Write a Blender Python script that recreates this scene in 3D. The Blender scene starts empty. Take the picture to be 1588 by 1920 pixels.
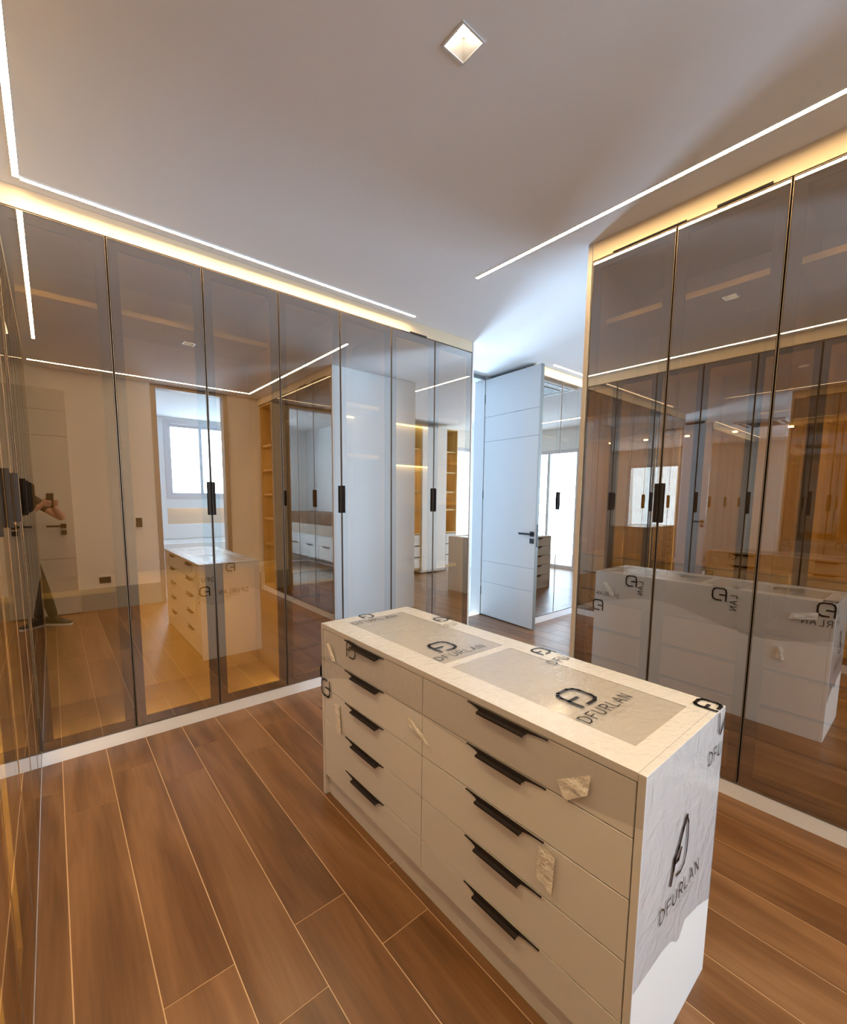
import bpy, bmesh, math, random
from mathutils import Vector, Matrix
import numpy as np
random.seed(3)
S = bpy.context.scene
COL = S.collection

# ------------------------------------------------------------------ camera
H = 1.40
YAW, PITCH, ROLL = 0.7010, 0.1096, -0.0095
F_PX, CX, CY, IW, IH = 824.67, 794.0, 1025.34, 1588, 1920
f = Vector((math.sin(YAW)*math.cos(PITCH), math.cos(YAW)*math.cos(PITCH), -math.sin(PITCH)))
r0 = Vector((math.cos(YAW), -math.sin(YAW), 0)); d0 = f.cross(r0)
rr = math.cos(ROLL)*r0 + math.sin(ROLL)*d0
dd = -math.sin(ROLL)*r0 + math.cos(ROLL)*d0
cam = bpy.data.cameras.new('camera'); camo = bpy.data.objects.new('camera', cam); COL.objects.link(camo)
camo.matrix_world = Matrix(((rr.x, -dd.x, -f.x, 0), (rr.y, -dd.y, -f.y, 0), (rr.z, -dd.z, -f.z, H), (0, 0, 0, 1)))
cam.sensor_fit = 'HORIZONTAL'; cam.sensor_width = 36.0
cam.lens = 36.0*F_PX/IW
cam.shift_y = (CY-IH/2)/IW
cam.shift_x = 0.0
cam.clip_start = 0.005; cam.clip_end = 100
S.camera = camo

# ------------------------------------------------------------------ world, exposure, sampling
W = bpy.data.worlds.new('world'); S.world = W; W.use_nodes = True
W.node_tree.nodes['Background'].inputs[0].default_value = (0.78, 0.90, 1.0, 1)
W.node_tree.nodes['Background'].inputs[1].default_value = 4.0
S.view_settings.view_transform = 'Standard'; S.view_settings.look = 'None'
S.view_settings.gamma = 1.0; S.view_settings.use_curve_mapping = False
S.view_settings.exposure = 0.26
cy = S.cycles
cy.max_bounces = 14; cy.diffuse_bounces = 5; cy.glossy_bounces = 9; cy.transmission_bounces = 4
cy.transparent_max_bounces = 24; cy.sample_clamp_indirect = 2.5; cy.sample_clamp_direct = 0
cy.blur_glossy = 0.6; cy.use_denoising = True
cy.use_light_tree = True

def area_light(name, loc, aim, sx, sy, watts, color, spread=math.pi):
    l = bpy.data.lights.new(name, 'AREA'); l.shape = 'RECTANGLE'; l.size = sx; l.size_y = sy
    l.energy = watts; l.color = color
    o = bpy.data.objects.new(name, l); COL.objects.link(o); o.location = loc
    l.spread = spread
    o.rotation_euler = (Vector(aim)-Vector(loc)).to_track_quat('-Z', 'Y').to_euler()
    return o
DAY = (0.53, 0.72, 1.0)
# daylight outside the windows: bedroom terrace beyond the far doorway, bathroom window, glass door of the east closet
area_light('terrace_daylight', (5.15, 7.25, 0.45), (2.85, 2.3, 2.75), 1.2, .8, 175, DAY, 1.9)
area_light('bathroom_daylight', (2.2, -3.72, 2.05), (1.75, -0.5, 0.9), 1.2, 1.3, 225, DAY)
area_light('garden_daylight', (8.25, 0.4, 1.3), (5.0, 0.9, 0.9), 1.3, 2.2, 420, DAY)
LED = 92.0

# ------------------------------------------------------------------ materials
def mat(name, base=(.8,.8,.8), rough=.5, metal=0, spec=.5, emit=None, es=0):
    m = bpy.data.materials.new(name); m.use_nodes = True
    b = m.node_tree.nodes['Principled BSDF']
    b.inputs['Base Color'].default_value = (*base, 1); b.inputs['Roughness'].default_value = rough
    b.inputs['Metallic'].default_value = metal; b.inputs['Specular IOR Level'].default_value = spec
    if emit: b.inputs['Emission Color'].default_value = (*emit, 1); b.inputs['Emission Strength'].default_value = es
    return m
def nodes(m): return m.node_tree.nodes, m.node_tree.links
def add_bump(m, scale, strength, detail=3, stretch=(1,1,1), dist=.02, distort=0.0):
    N, L = nodes(m); b = N['Principled BSDF']
    tc = N.new('ShaderNodeTexCoord'); mp = N.new('ShaderNodeMapping'); mp.inputs['Scale'].default_value = stretch
    n = N.new('ShaderNodeTexNoise'); n.inputs['Scale'].default_value = scale; n.inputs['Detail'].default_value = detail
    n.inputs['Distortion'].default_value = distort
    bp = N.new('ShaderNodeBump'); bp.inputs['Strength'].default_value = strength; bp.inputs['Distance'].default_value = dist
    L.new(tc.outputs['Object'], mp.inputs[0]); L.new(mp.outputs[0], n.inputs[0]); L.new(n.outputs[0], bp.inputs['Height'])
    L.new(bp.outputs[0], b.inputs['Normal'])
    return m
def add_mottle(m, c0, c1, scale, stretch=(1,1,1), detail=4):
    N, L = nodes(m); b = N['Principled BSDF']
    tc = N.new('ShaderNodeTexCoord'); mp = N.new('ShaderNodeMapping'); mp.inputs['Scale'].default_value = stretch
    n = N.new('ShaderNodeTexNoise'); n.inputs['Scale'].default_value = scale; n.inputs['Detail'].default_value = detail
    cr = N.new('ShaderNodeValToRGB'); cr.color_ramp.elements[0].position = .3; cr.color_ramp.elements[1].position = .7
    cr.color_ramp.elements[0].color = (*c0,1); cr.color_ramp.elements[1].color = (*c1,1)
    L.new(tc.outputs['Object'], mp.inputs[0]); L.new(mp.outputs[0], n.inputs[0]); L.new(n.outputs[0], cr.inputs[0])
    L.new(cr.outputs[0], b.inputs['Base Color'])
    return m
def emitter(name, color, s):
    m = bpy.data.materials.new(name); m.use_nodes = True; N, L = nodes(m); N.clear()
    e = N.new('ShaderNodeEmission'); e.inputs[0].default_value = (*color,1); e.inputs[1].default_value = s
    o = N.new('ShaderNodeOutputMaterial'); L.new(e.outputs[0], o.inputs[0]); return m
def schlick(N, L, scale, base, normal=None):
    lw = N.new('ShaderNodeLayerWeight'); lw.inputs['Blend'].default_value = .5
    if normal: L.new(normal, lw.inputs['Normal'])
    pw = N.new('ShaderNodeMath'); pw.operation = 'POWER'; pw.inputs[1].default_value = 5; L.new(lw.outputs['Facing'], pw.inputs[0])
    ma = N.new('ShaderNodeMath'); ma.operation = 'MULTIPLY_ADD'; ma.inputs[1].default_value = scale; ma.inputs[2].default_value = base; ma.use_clamp = True
    L.new(pw.outputs[0], ma.inputs[0]); return ma.outputs[0]
def smoked(name, refl=.50, tint=(.95,.91,.86)):
    m = bpy.data.materials.new(name); m.use_nodes = True; N, L = nodes(m); N.clear()
    t = N.new('ShaderNodeBsdfTransparent'); t.inputs[0].default_value = (1,1,1,1)
    g = N.new('ShaderNodeBsdfGlossy'); g.inputs[0].default_value = (*tint,1); g.inputs['Roughness'].default_value = 0
    mx = N.new('ShaderNodeMixShader'); o = N.new('ShaderNodeOutputMaterial')
    L.new(schlick(N, L, .92-refl, refl+.02), mx.inputs[0]); L.new(t.outputs[0], mx.inputs[1]); L.new(g.outputs[0], mx.inputs[2]); L.new(mx.outputs[0], o.inputs[0])
    return m
def tinted(name, c):
    m = bpy.data.materials.new(name); m.use_nodes = True; N, L = nodes(m); N.clear()
    t = N.new('ShaderNodeBsdfTransparent'); t.inputs[0].default_value = (*c,1)
    o = N.new('ShaderNodeOutputMaterial'); L.new(t.outputs[0], o.inputs[0]); return m
def wood(name, c0, c1, c2, axis='y', scale=1.0, rough=.4, spec=.4, rnd=.35):
    m = bpy.data.materials.new(name); m.use_nodes = True; N, L = nodes(m); b = N['Principled BSDF']
    tc = N.new('ShaderNodeTexCoord'); oi = N.new('ShaderNodeObjectInfo')
    vm = N.new('ShaderNodeVectorMath'); vm.operation = 'SCALE'; vm.inputs[0].default_value = (7.3, 5.1, 3.7)
    L.new(oi.outputs['Random'], vm.inputs['Scale'])
    ad = N.new('ShaderNodeVectorMath'); ad.operation = 'ADD'
    L.new(tc.outputs['Object'], ad.inputs[0]); L.new(vm.outputs[0], ad.inputs[1])
    mp = N.new('ShaderNodeMapping'); s = {'y': (6,.75,6), 'z': (6,6,.7), 'x': (.75,6,6)}[axis]
    mp.inputs['Scale'].default_value = tuple(k*scale for k in s); L.new(ad.outputs[0], mp.inputs[0])
    n1 = N.new('ShaderNodeTexNoise'); n1.inputs['Scale'].default_value = 1.0; n1.inputs['Detail'].default_value = 3; n1.inputs['Distortion'].default_value = .6
    L.new(mp.outputs[0], n1.inputs[0])
    rg = N.new('ShaderNodeMath'); rg.operation = 'MULTIPLY'; rg.inputs[1].default_value = 5.0; L.new(n1.outputs[0], rg.inputs[0])
    fc = N.new('ShaderNodeMath'); fc.operation = 'PINGPONG'; fc.inputs[1].default_value = 1.0; L.new(rg.outputs[0], fc.inputs[0])
    mp2 = N.new('ShaderNodeMapping'); mp2.inputs['Scale'].default_value = {'y': (60,3,60), 'z': (60,60,3), 'x': (3,60,60)}[axis]; L.new(ad.outputs[0], mp2.inputs[0])
    n2 = N.new('ShaderNodeTexNoise'); n2.inputs['Scale'].default_value = 1.5; n2.inputs['Detail'].default_value = 4; L.new(mp2.outputs[0], n2.inputs[0])
    mx = N.new('ShaderNodeMath'); mx.operation = 'MULTIPLY_ADD'; mx.inputs[1].default_value = .55; L.new(fc.outputs[0], mx.inputs[0])
    m3 = N.new('ShaderNodeMath'); m3.operation = 'MULTIPLY'; m3.inputs[1].default_value = .45; L.new(n2.outputs[0], m3.inputs[0]); L.new(m3.outputs[0], mx.inputs[2])
    cr = N.new('ShaderNodeValToRGB'); e = cr.color_ramp.elements
    e[0].position = .15; e[0].color = (*c0,1); e[1].position = .85; e[1].color = (*c2,1); k = e.new(.5); k.color = (*c1,1)
    L.new(mx.outputs[0], cr.inputs[0])
    hv = N.new('ShaderNodeHueSaturation'); mr = N.new('ShaderNodeMapRange'); mr.inputs[3].default_value = 1-rnd/2; mr.inputs[4].default_value = 1+rnd/2
    L.new(oi.outputs['Random'], mr.inputs[0]); L.new(mr.outputs[0], hv.inputs['Value']); L.new(cr.outputs[0], hv.inputs['Color'])
    L.new(hv.outputs[0], b.inputs['Base Color']); b.inputs['Roughness'].default_value = rough; b.inputs['Specular IOR Level'].default_value = spec
    bp = N.new('ShaderNodeBump'); bp.inputs['Strength'].default_value = .05; bp.inputs['Distance'].default_value = .004
    L.new(n2.outputs[0], bp.inputs['Height']); L.new(bp.outputs[0], b.inputs['Normal'])
    return m

WARM = (1.0, .72, .40)
M = dict(
 ceiling=add_bump(mat('ceiling_paint', (.80,.79,.79), .9, spec=.2), 60, .02),
 wall=add_bump(mat('wall_paint_cream', (.90,.85,.77), .8, spec=.25), 80, .03),
 wall_white=add_bump(mat('wall_paint_white', (.80,.82,.83), .8, spec=.25), 80, .03),
 base_grey=mat('baseboard_grey', (.42,.41,.37), .5),
 plinth=add_mottle(mat('plinth_white_lacquer', (.82,.80,.79), .4), (.80,.78,.77), (.85,.83,.82), 3),
 fascia=mat('fascia_lacquer', (.72,.58,.40), .6),
 panel=mat('pale_panel_lacquer', (.80,.80,.79), .5), taupe=mat('taupe_panel', (.52,.45,.38), .5),
 glass=smoked('smoked_mirror_glass'), glass_back=tinted('bronze_tint', (.76,.57,.24)),
 frame=mat('dark_bronze_aluminium', (.022,.017,.016), .7, 0, .15),
 bead=mat('champagne_edge_trim', (.25,.19,.14), .4, .5),
 dark=mat('dark_gap', (.02,.016,.014), .7),
 handle=add_bump(mat('bronze_black_pull', (.020,.015,.014), .6, .0, .3), 200, .05),
 oak=wood('golden_oak', (.40,.24,.08), (.52,.33,.12), (.60,.40,.17), 'z', 1.0, .5),
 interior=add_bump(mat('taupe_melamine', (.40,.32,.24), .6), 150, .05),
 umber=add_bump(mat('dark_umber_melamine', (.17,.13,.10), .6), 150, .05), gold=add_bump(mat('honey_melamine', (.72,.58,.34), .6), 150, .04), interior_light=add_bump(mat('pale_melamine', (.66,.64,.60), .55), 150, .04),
 walnut=wood('dark_walnut', (.10,.055,.03), (.16,.09,.05), (.22,.13,.08), 'x', 1.0, .5),
 floor=wood('brown_wood_tile', (.098,.042,.015), (.165,.076,.029), (.225,.112,.048), 'y', 1.0, .30, .45, .22),
 grout=mat('sand_grout', (.66,.45,.26), .8),
 stone=add_mottle(mat('bathroom_stone', (.55,.50,.44), .35), (.50,.45,.39), (.60,.55,.49), 4),
 island=add_bump(mat('white_satin_lacquer', (.80,.765,.71), .42), 30, .01),
 island_inner=mat('drawer_gap_brown', (.12,.08,.05), .7),
 island_glass=mat('grey_glass_inset', (.54,.49,.42), .12),
 film=None, print=mat('black_print', (.012,.010,.012), .35),
 print_faint=mat('faint_print', (.32,.28,.25), .5),
 tape=add_bump(mat('masking_tape', (.90,.84,.74), .55), 40, .8, dist=.012),
 door=mat('white_door_lacquer', (.54,.55,.56), .4), door_edge=mat('door_edge_grey', (.22,.25,.25), .5),
 steel=mat('black_steel', (.02,.02,.024), .35, .4),
 doorgrey=mat('warm_grey_door', (.60,.56,.50), .45),
 jamb=mat('bronze_jamb', (.34,.28,.22), .45), winframe=mat('grey_window_frame', (.58,.58,.61), .45),
 led=emitter('warm_led', (1.0,.725,.40), LED), led_back=emitter('warm_led_bathroom_wall', (1.0,.74,.42), LED*3.0), led_cool=emitter('neutral_led', (1.0,.84,.62), LED*.75),
 led_in=emitter('cabinet_led', (1.0,.74,.42), 9.0), led_gold=emitter('cabinet_floor_led', (1.0,.76,.40), 50.0), led_bright=emitter('cabinet_bright_led', (1.0,.76,.38), 130.0), led_spot=emitter('cabinet_spot_led', (1.0,.72,.36), 160.0), led_shelf=emitter('shelf_led', (1.0,.82,.58), 6),
 bulb=emitter('downlight_lamp', (1.0,.90,.74), 14.0),
 chrome=mat('white_trim_metal', (.85,.84,.82), .25, .3),
 reflector=mat('satin_reflector', (.50,.46,.42), .35, .3), plastic=mat('black_plastic', (.018,.016,.016), .4), outlet=mat('dark_socket_plate', (.035,.022,.018), .4),
 ac=mat('white_plastic', (.78,.78,.77), .5), ceramic=mat('white_ceramic', (.86,.87,.88), .2),
 skin=mat('skin', (.58,.33,.25), .55), shirt=mat('black_shirt', (.015,.013,.014), .85), trousers=mat('charcoal_trousers', (.03,.024,.02), .85),
 hair=mat('dark_hair', (.02,.014,.01), .6), sole=mat('white_sole', (.8,.8,.8), .5), shoe=mat('black_shoe', (.02,.018,.018), .6),
 pane=None,
)
def film_mat(name, body, rough, scale, strength, dist, haze):
    """thin clear plastic: see-through with a little haze, crinkled glossy skin"""
    m = bpy.data.materials.new(name); m.use_nodes = True; N, L = nodes(m); N.clear()
    tc = N.new('ShaderNodeTexCoord'); mp = N.new('ShaderNodeMapping'); mp.inputs['Scale'].default_value = (1, 2.0, 1)
    n = N.new('ShaderNodeTexNoise'); n.inputs['Scale'].default_value = scale; n.inputs['Detail'].default_value = 5; n.inputs['Distortion'].default_value = 1.6
    bp = N.new('ShaderNodeBump'); bp.inputs['Strength'].default_value = strength; bp.inputs['Distance'].default_value = dist
    L.new(tc.outputs['Object'], mp.inputs[0]); L.new(mp.outputs[0], n.inputs[0]); L.new(n.outputs[0], bp.inputs['Height'])
    t = N.new('ShaderNodeBsdfTransparent'); t.inputs[0].default_value = (*body, 1)
    d = N.new('ShaderNodeBsdfDiffuse'); d.inputs[0].default_value = (.8,.8,.8,1)
    g = N.new('ShaderNodeBsdfGlossy'); g.inputs['Roughness'].default_value = rough
    L.new(bp.outputs[0], g.inputs['Normal']); L.new(bp.outputs[0], d.inputs['Normal'])
    m1 = N.new('ShaderNodeMixShader'); m1.inputs[0].default_value = haze; L.new(t.outputs[0], m1.inputs[1]); L.new(d.outputs[0], m1.inputs[2])
    m2 = N.new('ShaderNodeMixShader'); L.new(schlick(N, L, .85, .09, bp.outputs[0]), m2.inputs[0]); L.new(m1.outputs[0], m2.inputs[1]); L.new(g.outputs[0], m2.inputs[2])
    o = N.new('ShaderNodeOutputMaterial'); L.new(m2.outputs[0], o.inputs[0]); return m
M['film'] = film_mat('clear_plastic_film', (.97,.97,.97), .11, 24, .55, .007, .05)
M['film_end'] = film_mat('crinkled_plastic_film', (.90,.90,.92), .16, 11, .55, .008, .13)
def pane_mat():
    m = bpy.data.materials.new('clear_window_glass'); m.use_nodes = True; N, L = nodes(m); N.clear()
    t = N.new('ShaderNodeBsdfTransparent'); t.inputs[0].default_value = (.93,.97,.97,1)
    g = N.new('ShaderNodeBsdfGlossy'); g.inputs['Roughness'].default_value = 0
    mx = N.new('ShaderNodeMixShader'); o = N.new('ShaderNodeOutputMaterial')
    L.new(schlick(N, L, .94, .05), mx.inputs[0]); L.new(t.outputs[0], mx.inputs[1]); L.new(g.outputs[0], mx.inputs[2]); L.new(mx.outputs[0], o.inputs[0]); return m
M['pane'] = pane_mat()

# ------------------------------------------------------------------ mesh helpers
WLOC = {}
def wloc(o): return WLOC.get(o.name, Vector((0,0,0))) if o else Vector((0,0,0))
class MB:
    """collects boxes, prisms and tubes in world space; build() links them as ONE mesh object"""
    def __init__(s, fn=None): s.bm = bmesh.new(); s.fn = fn or (lambda a,b,c: (a,b,c))
    def v(s, p): return s.bm.verts.new(s.fn(*p))
    def box(s, a0, a1, b0, b1, c0, c1, mi=0):
        V = [s.v((a,b,c)) for a in (a0,a1) for b in (b0,b1) for c in (c0,c1)]
        for q in ((0,1,3,2),(4,6,7,5),(0,4,5,1),(2,3,7,6),(0,2,6,4),(1,5,7,3)):
            fc = s.bm.faces.new([V[i] for i in q]); fc.material_index = mi
        return s
    def ring(s, a0, a1, c0, c1, t, b0, b1, tb=None):
        tb = tb or t
        s.box(a0, a0+t, b0, b1, c0, c1); s.box(a1-t, a1, b0, b1, c0, c1)
        s.box(a0+t, a1-t, b0, b1, c1-tb, c1); s.box(a0+t, a1-t, b0, b1, c0, c0+tb); return s
    def prism(s, pts, lo, hi, axis, mi=0):
        """pts: 2-D outline; axis: which coordinate is the extrusion"""
        def P(p, h):
            q = list(p); q.insert(axis, h); return q
        A = [s.v(P(p, lo)) for p in pts]; B = [s.v(P(p, hi)) for p in pts]; n = len(pts)
        s.bm.faces.new(A).material_index = mi; s.bm.faces.new(B[::-1]).material_index = mi
        for i in range(n): s.bm.faces.new([A[i], A[(i+1)%n], B[(i+1)%n], B[i]]).material_index = mi
        return s
    def poly(s, pts, mi=0): s.bm.faces.new([s.v(p) for p in pts]).material_index = mi; return s
    def tube(s, p0, p1, r0, r1=None, n=14, caps=True):
        r1 = r0 if r1 is None else r1
        p0, p1 = Vector(s.fn(*p0)), Vector(s.fn(*p1)); z = (p1-p0).normalized()
        x = z.orthogonal().normalized(); y = z.cross(x)
        A = [s.bm.verts.new(p0+(x*math.cos(2*math.pi*k/n)+y*math.sin(2*math.pi*k/n))*r0) for k in range(n)]
        B = [s.bm.verts.new(p1+(x*math.cos(2*math.pi*k/n)+y*math.sin(2*math.pi*k/n))*r1) for k in range(n)]
        for k in range(n): s.bm.faces.new([A[k],A[(k+1)%n],B[(k+1)%n],B[k]])
        if caps: s.bm.faces.new(A[::-1]); s.bm.faces.new(B)
        return s
    def build(s, name, m, parent=None, bevel=0, seg=2, smooth=False, normals=True, front=None):
        bm = s.bm
        if bevel: bmesh.ops.bevel(bm, geom=bm.edges[:], offset=bevel, segments=seg, affect='EDGES', profile=.7)
        if normals: bmesh.ops.recalc_face_normals(bm, faces=bm.faces[:])
        if front is not None:
            for fc in bm.faces: fc.material_index = 0 if fc.normal.dot(front) > .9 else 1
        lo = Vector([min(v.co[i] for v in bm.verts) for i in range(3)]); hi = Vector([max(v.co[i] for v in bm.verts) for i in range(3)])
        org = Vector(((lo.x+hi.x)/2, (lo.y+hi.y)/2, lo.z))
        bmesh.ops.translate(bm, verts=bm.verts[:], vec=-org)
        me = bpy.data.meshes.new(name); bm.to_mesh(me); bm.free()
        if smooth:
            for p in me.polygons: p.use_smooth = True
        for k in (m if isinstance(m, (list,tuple)) else [m]): me.materials.append(k)
        return link(name, me, org, parent)
def link(name, me, org, parent=None):
    o = bpy.data.objects.new(name, me); COL.objects.link(o)
    WLOC[o.name] = Vector(org); o.location = Vector(org)-wloc(parent)
    if parent: o.parent = parent
    return o
def tag(o, label, cat, group=None):
    o['label'] = label; o['category'] = cat
    if group: o['group'] = group
    return o
def thing(name, loc, label=None, cat=None, group=None):
    o = bpy.data.objects.new(name, None); COL.objects.link(o); o.location = loc; WLOC[o.name] = Vector(loc); o.empty_display_size = .1
    if label: tag(o, label, cat, group)
    return o
def struct(o): o['kind'] = 'structure'; return o

# ------------------------------------------------------------------ measures (metres)
ZC, ZT, KH = 2.811, 2.711, 0.076          # ceiling, door tops, plinth height
D1, XW, X0 = 2.891, 2.385, -0.118         # fronts of the far, right and left wardrobes
YB, YF, XR, XL = -0.83, 3.572, 7.90, -0.72
DOOR_L, DOOR_R, DOOR_H = 3.045, 3.925, 2.775

# ------------------------------------------------------------------ setting: floor of plank tiles
fl = struct(MB().box(XL-.1, XR+.1, YB-.15, YF+.02, -.06, -.0015).build('floor', M['grout']))
PW, PL, G = .1885, 1.335, .0034
pm = {}
def plank(x0, x1, y0, y1):
    key = (round(x1-x0,3), round(y1-y0,3))
    if key not in pm:
        b = MB().box(-(x1-x0)/2, (x1-x0)/2, -(y1-y0)/2, (y1-y0)/2, -.010, 0)
        bmesh.ops.recalc_face_normals(b.bm, faces=b.bm.faces[:])
        me = bpy.data.meshes.new('plank'); b.bm.to_mesh(me); b.bm.free(); me.materials.append(M['floor']); pm[key] = me
    link('plank', pm[key], ((x0+x1)/2, (y0+y1)/2, 0), fl)
k0 = -4
for k in range(k0, 42):
    xa = -.041+k*PW+G/2; xb = -.041+(k+1)*PW-G/2
    xa = max(xa, XL); xb = min(xb, XR)
    if xb-xa < .02: continue
    ph = 2.597 if k % 2 else 2.362
    if k == 4: ph = 2.362
    for j in range(-3, 3):
        ya, yb = ph+(j-1)*PL+G/2, ph+j*PL-G/2
        ya, yb = max(ya, YB), min(yb, YF)
        if yb-ya < .03: continue
        if 2.46 < (xa+xb)/2 < 3.45 and yb < 1.3: continue      # covered by the partition wardrobe
        plank(xa, xb, ya, yb)

# ceiling with a square hole for each downlight
def ceiling():
    b = MB()
    hx, hy, h = 1.073, 1.102, .043
    b.box(XL-.1, hx-h, YB-.12, YF+.02, ZC, ZC+.1); b.box(hx+h, XR+.1, YB-.12, YF+.02, ZC, ZC+.1)
    b.box(hx-h, hx+h, YB-.12, hy-h, ZC, ZC+.1); b.box(hx-h, hx+h, hy+h, YF+.02, ZC, ZC+.1)
    return struct(b.build('ceiling', M['ceiling'], normals=True))
ceiling()

# walls
struct(MB().box(XL-.1, XL, YB-.12, YF+.15, 0, ZC).build('wall_left', M['wall']))
b = MB(); t = .15
b.box(XL-.1, 1.045, YB-.12, YB, 0, ZC); b.box(1.965, 6.15, YB-.12, YB, 0, ZC); b.box(7.15, XR+.1, YB-.12, YB, 0, ZC)
b.box(6.15, 7.15, YB-.12, YB, 2.45, ZC)
struct(b.build('wall_back', M['wall']))
b = MB(); b.box(XL-.1, DOOR_L, YF, YF+.15, 0, ZC); b.box(DOOR_R+.03, XR+.1, YF, YF+.15, 0, ZC); b.box(DOOR_L, DOOR_R+.03, YF, YF+.15, DOOR_H+.012, ZC)
struct(b.build('wall_far', M['wall_white']))
b = MB(); b.box(XR, XR+.1, YB, -.30, 0, ZC); b.box(XR, XR+.1, 1.10, YF, 0, ZC); b.box(XR, XR+.1, -.30, 1.10, 2.40, ZC)
struct(b.build('wall_right', M['wall_white']))
# tall grey baseboard with a stepped lip
def baseboard(name, x0, x1):
    b = MB(); b.box(x0, x1, YB, YB+.016, 0, .245); b.box(x0, x1, YB, YB+.010, .245, .270); struct(b.build(name, M['base_grey']))
baseboard('baseboard_back', .20, 1.045)
baseboard('baseboard_back_short', 1.965, 2.36)

# bathroom doorway frame in the back wall
b = MB(); b.box(1.045, 1.100, YB-.13, YB+.012, 0, ZC-.012); b.box(1.905, 1.965, YB-.13, YB+.012, 0, ZC-.012); b.box(1.100, 1.905, YB-.13, YB+.012, 2.765, ZC-.012)
struct(b.build('trim_1', M['jamb'], bevel=.003))

# bathroom shell
BY, BX0, BX1 = -3.40, .42, 3.05
struct(MB().box(BX0, BX1, BY, YB-.12, -.06, -.002).build('floor_bathroom', M['stone']))
struct(MB().box(BX0, BX1, BY, YB-.12, ZC, ZC+.08).build('ceiling_bathroom', M['ceiling']))
struct(MB().box(BX0-.1, BX0, BY-.1, YB-.12, 0, ZC).build('wall_bathroom_left', M['wall_white']))
struct(MB().box(BX1, BX1+.1, BY-.1, YB-.12, 0, ZC).build('wall_bathroom_right', M['wall_white']))
wx0, wx1, wz0, wz1 = 1.60, 2.80, 1.35, 2.77
nx0, nx1, nz0, nz1 = 1.62, 2.75, .88, 1.205
b = MB(); T = .2
b.box(BX0, nx0-.0, BY-T, BY, 0, ZC); b.box(wx1, BX1, BY-T, BY, 0, ZC); b.box(nx0, wx1, BY-T, BY, 0, nz0)
b.box(nx1, wx1, BY-T, BY, nz0, nz1); b.box(nx0, wx1, BY-T, BY, nz1, wz0); b.box(nx0, wx1, BY-T, BY, wz1, ZC); b.box(nx0, nx1, BY-T, BY-T+.04, nz0, nz1)
struct(b.build('wall_bathroom_far', M['wall_white']))
w1 = struct(MB().ring(wx0+.02, wx1, wz0, wz1, .07, BY-.10, BY+.012).build('window_1', M['winframe'], bevel=.003))
for x0, x1, y in ((wx0+.09, 2.26, BY-.075), (2.20, wx1-.07, BY-.045)):
    s = MB().ring(x0, x1, wz0+.07, wz1-.07, .045, y, y+.03).build('sash', M['winframe'], w1, bevel=.002)
    MB().box(x0+.045, x1-.045, y+.012, y+.018, wz0+.115, wz1-.115).build('window_pane', M['pane'], s)
tag(MB().box(nx0+.02, nx1-.02, BY-.09, BY-.07, nz1-.012, nz1-.002).build('niche_light', M['led_cool']), 'warm light strip inside the wall niche below the bathroom window', 'light strip')

struct(MB().box(nx0, nx1, BY-.014, BY, nz1-.028, nz1).build('trim_niche', M['wall_white']))
struct(MB().box(nx0, nx1, BY-T+.041, BY-T+.048, nz0, nz1).build('trim_niche_lining', M['taupe']))
# bedroom beyond the far doorway (only its light and a sliver of it show)
struct(MB().box(2.2, 6.6, YF+.15, 7.0, -.06, -.002).build('floor_bedroom', M['stone']))
struct(MB().box(2.2, 6.6, YF+.15, 7.0, ZC, ZC+.08).build('ceiling_bedroom', M['ceiling']))
struct(MB().box(2.1, 2.2, YF+.15, 7.1, 0, ZC).build('wall_bedroom_left', M['wall_white']))
struct(MB().box(6.6, 6.7, YF+.15, 7.1, 0, ZC).build('wall_bedroom_right', M['wall_white']))
b = MB(); b.box(2.2, 4.4, 7.0, 7.1, 0, ZC); b.box(5.9, 6.6, 7.0, 7.1, 0, ZC); b.box(4.4, 5.9, 7.0, 7.1, 2.3, ZC)
struct(b.build('wall_bedroom_far', M['wall_white']))
w2 = struct(MB().ring(4.4, 5.9, .02, 2.3, .06, 7.01, 7.07).build('window_2', M['winframe']))
MB().box(4.46, 5.84, 7.035, 7.042, .08, 2.24).build('window_pane', M['pane'], w2)
# glass door of the east closet + window in its back wall
b = MB(lambda u,w,z: (XR+w, u, z)); b.ring(-.30, 1.10, 0, 2.40, .07, .0, .07); b.box(.37, .43, .0, .07, .07, 2.33)
w3 = struct(b.build('window_3', M['winframe'], bevel=.003))
for u0, u1 in ((-.23,.37),(.43,1.03)):
    MB(lambda u,w,z: (XR+w, u, z)).box(u0, u1, .03, .037, .07, 2.33).build('window_pane', M['pane'], w3)
w4 = struct(MB().ring(6.15, 7.15, 0, 2.45, .06, YB-.10, YB+.01).build('window_4', M['winframe'], bevel=.003))
MB().box(6.21, 7.09, YB-.05, YB-.043, .06, 2.39).build('window_pane', M['pane'], w4)

# doors -------------------------------------------------------------
def lever(parent, P, s=1):
    """square rose, tapered lever pointing to -u, key plate below"""
    b = MB(P); b.box(-.026,.026, 0,.010, -.026,.026)
    b.build('handle_rose', M['steel'], parent, bevel=.002)
    b = MB(P); b.tube((0,.010,0),(0,.045,0),.010)
    b.prism([(-.012,.038),(.012,.038),(.012,.052),(-.150,.048),(-.150,.040)], -.011, .011, 2)
    b.build('lever_handle', M['steel'], parent)
    MB(P).box(-.026,.026,0,.010,-.100,-.048).build('key_plate', M['steel'], parent, bevel=.002)
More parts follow.
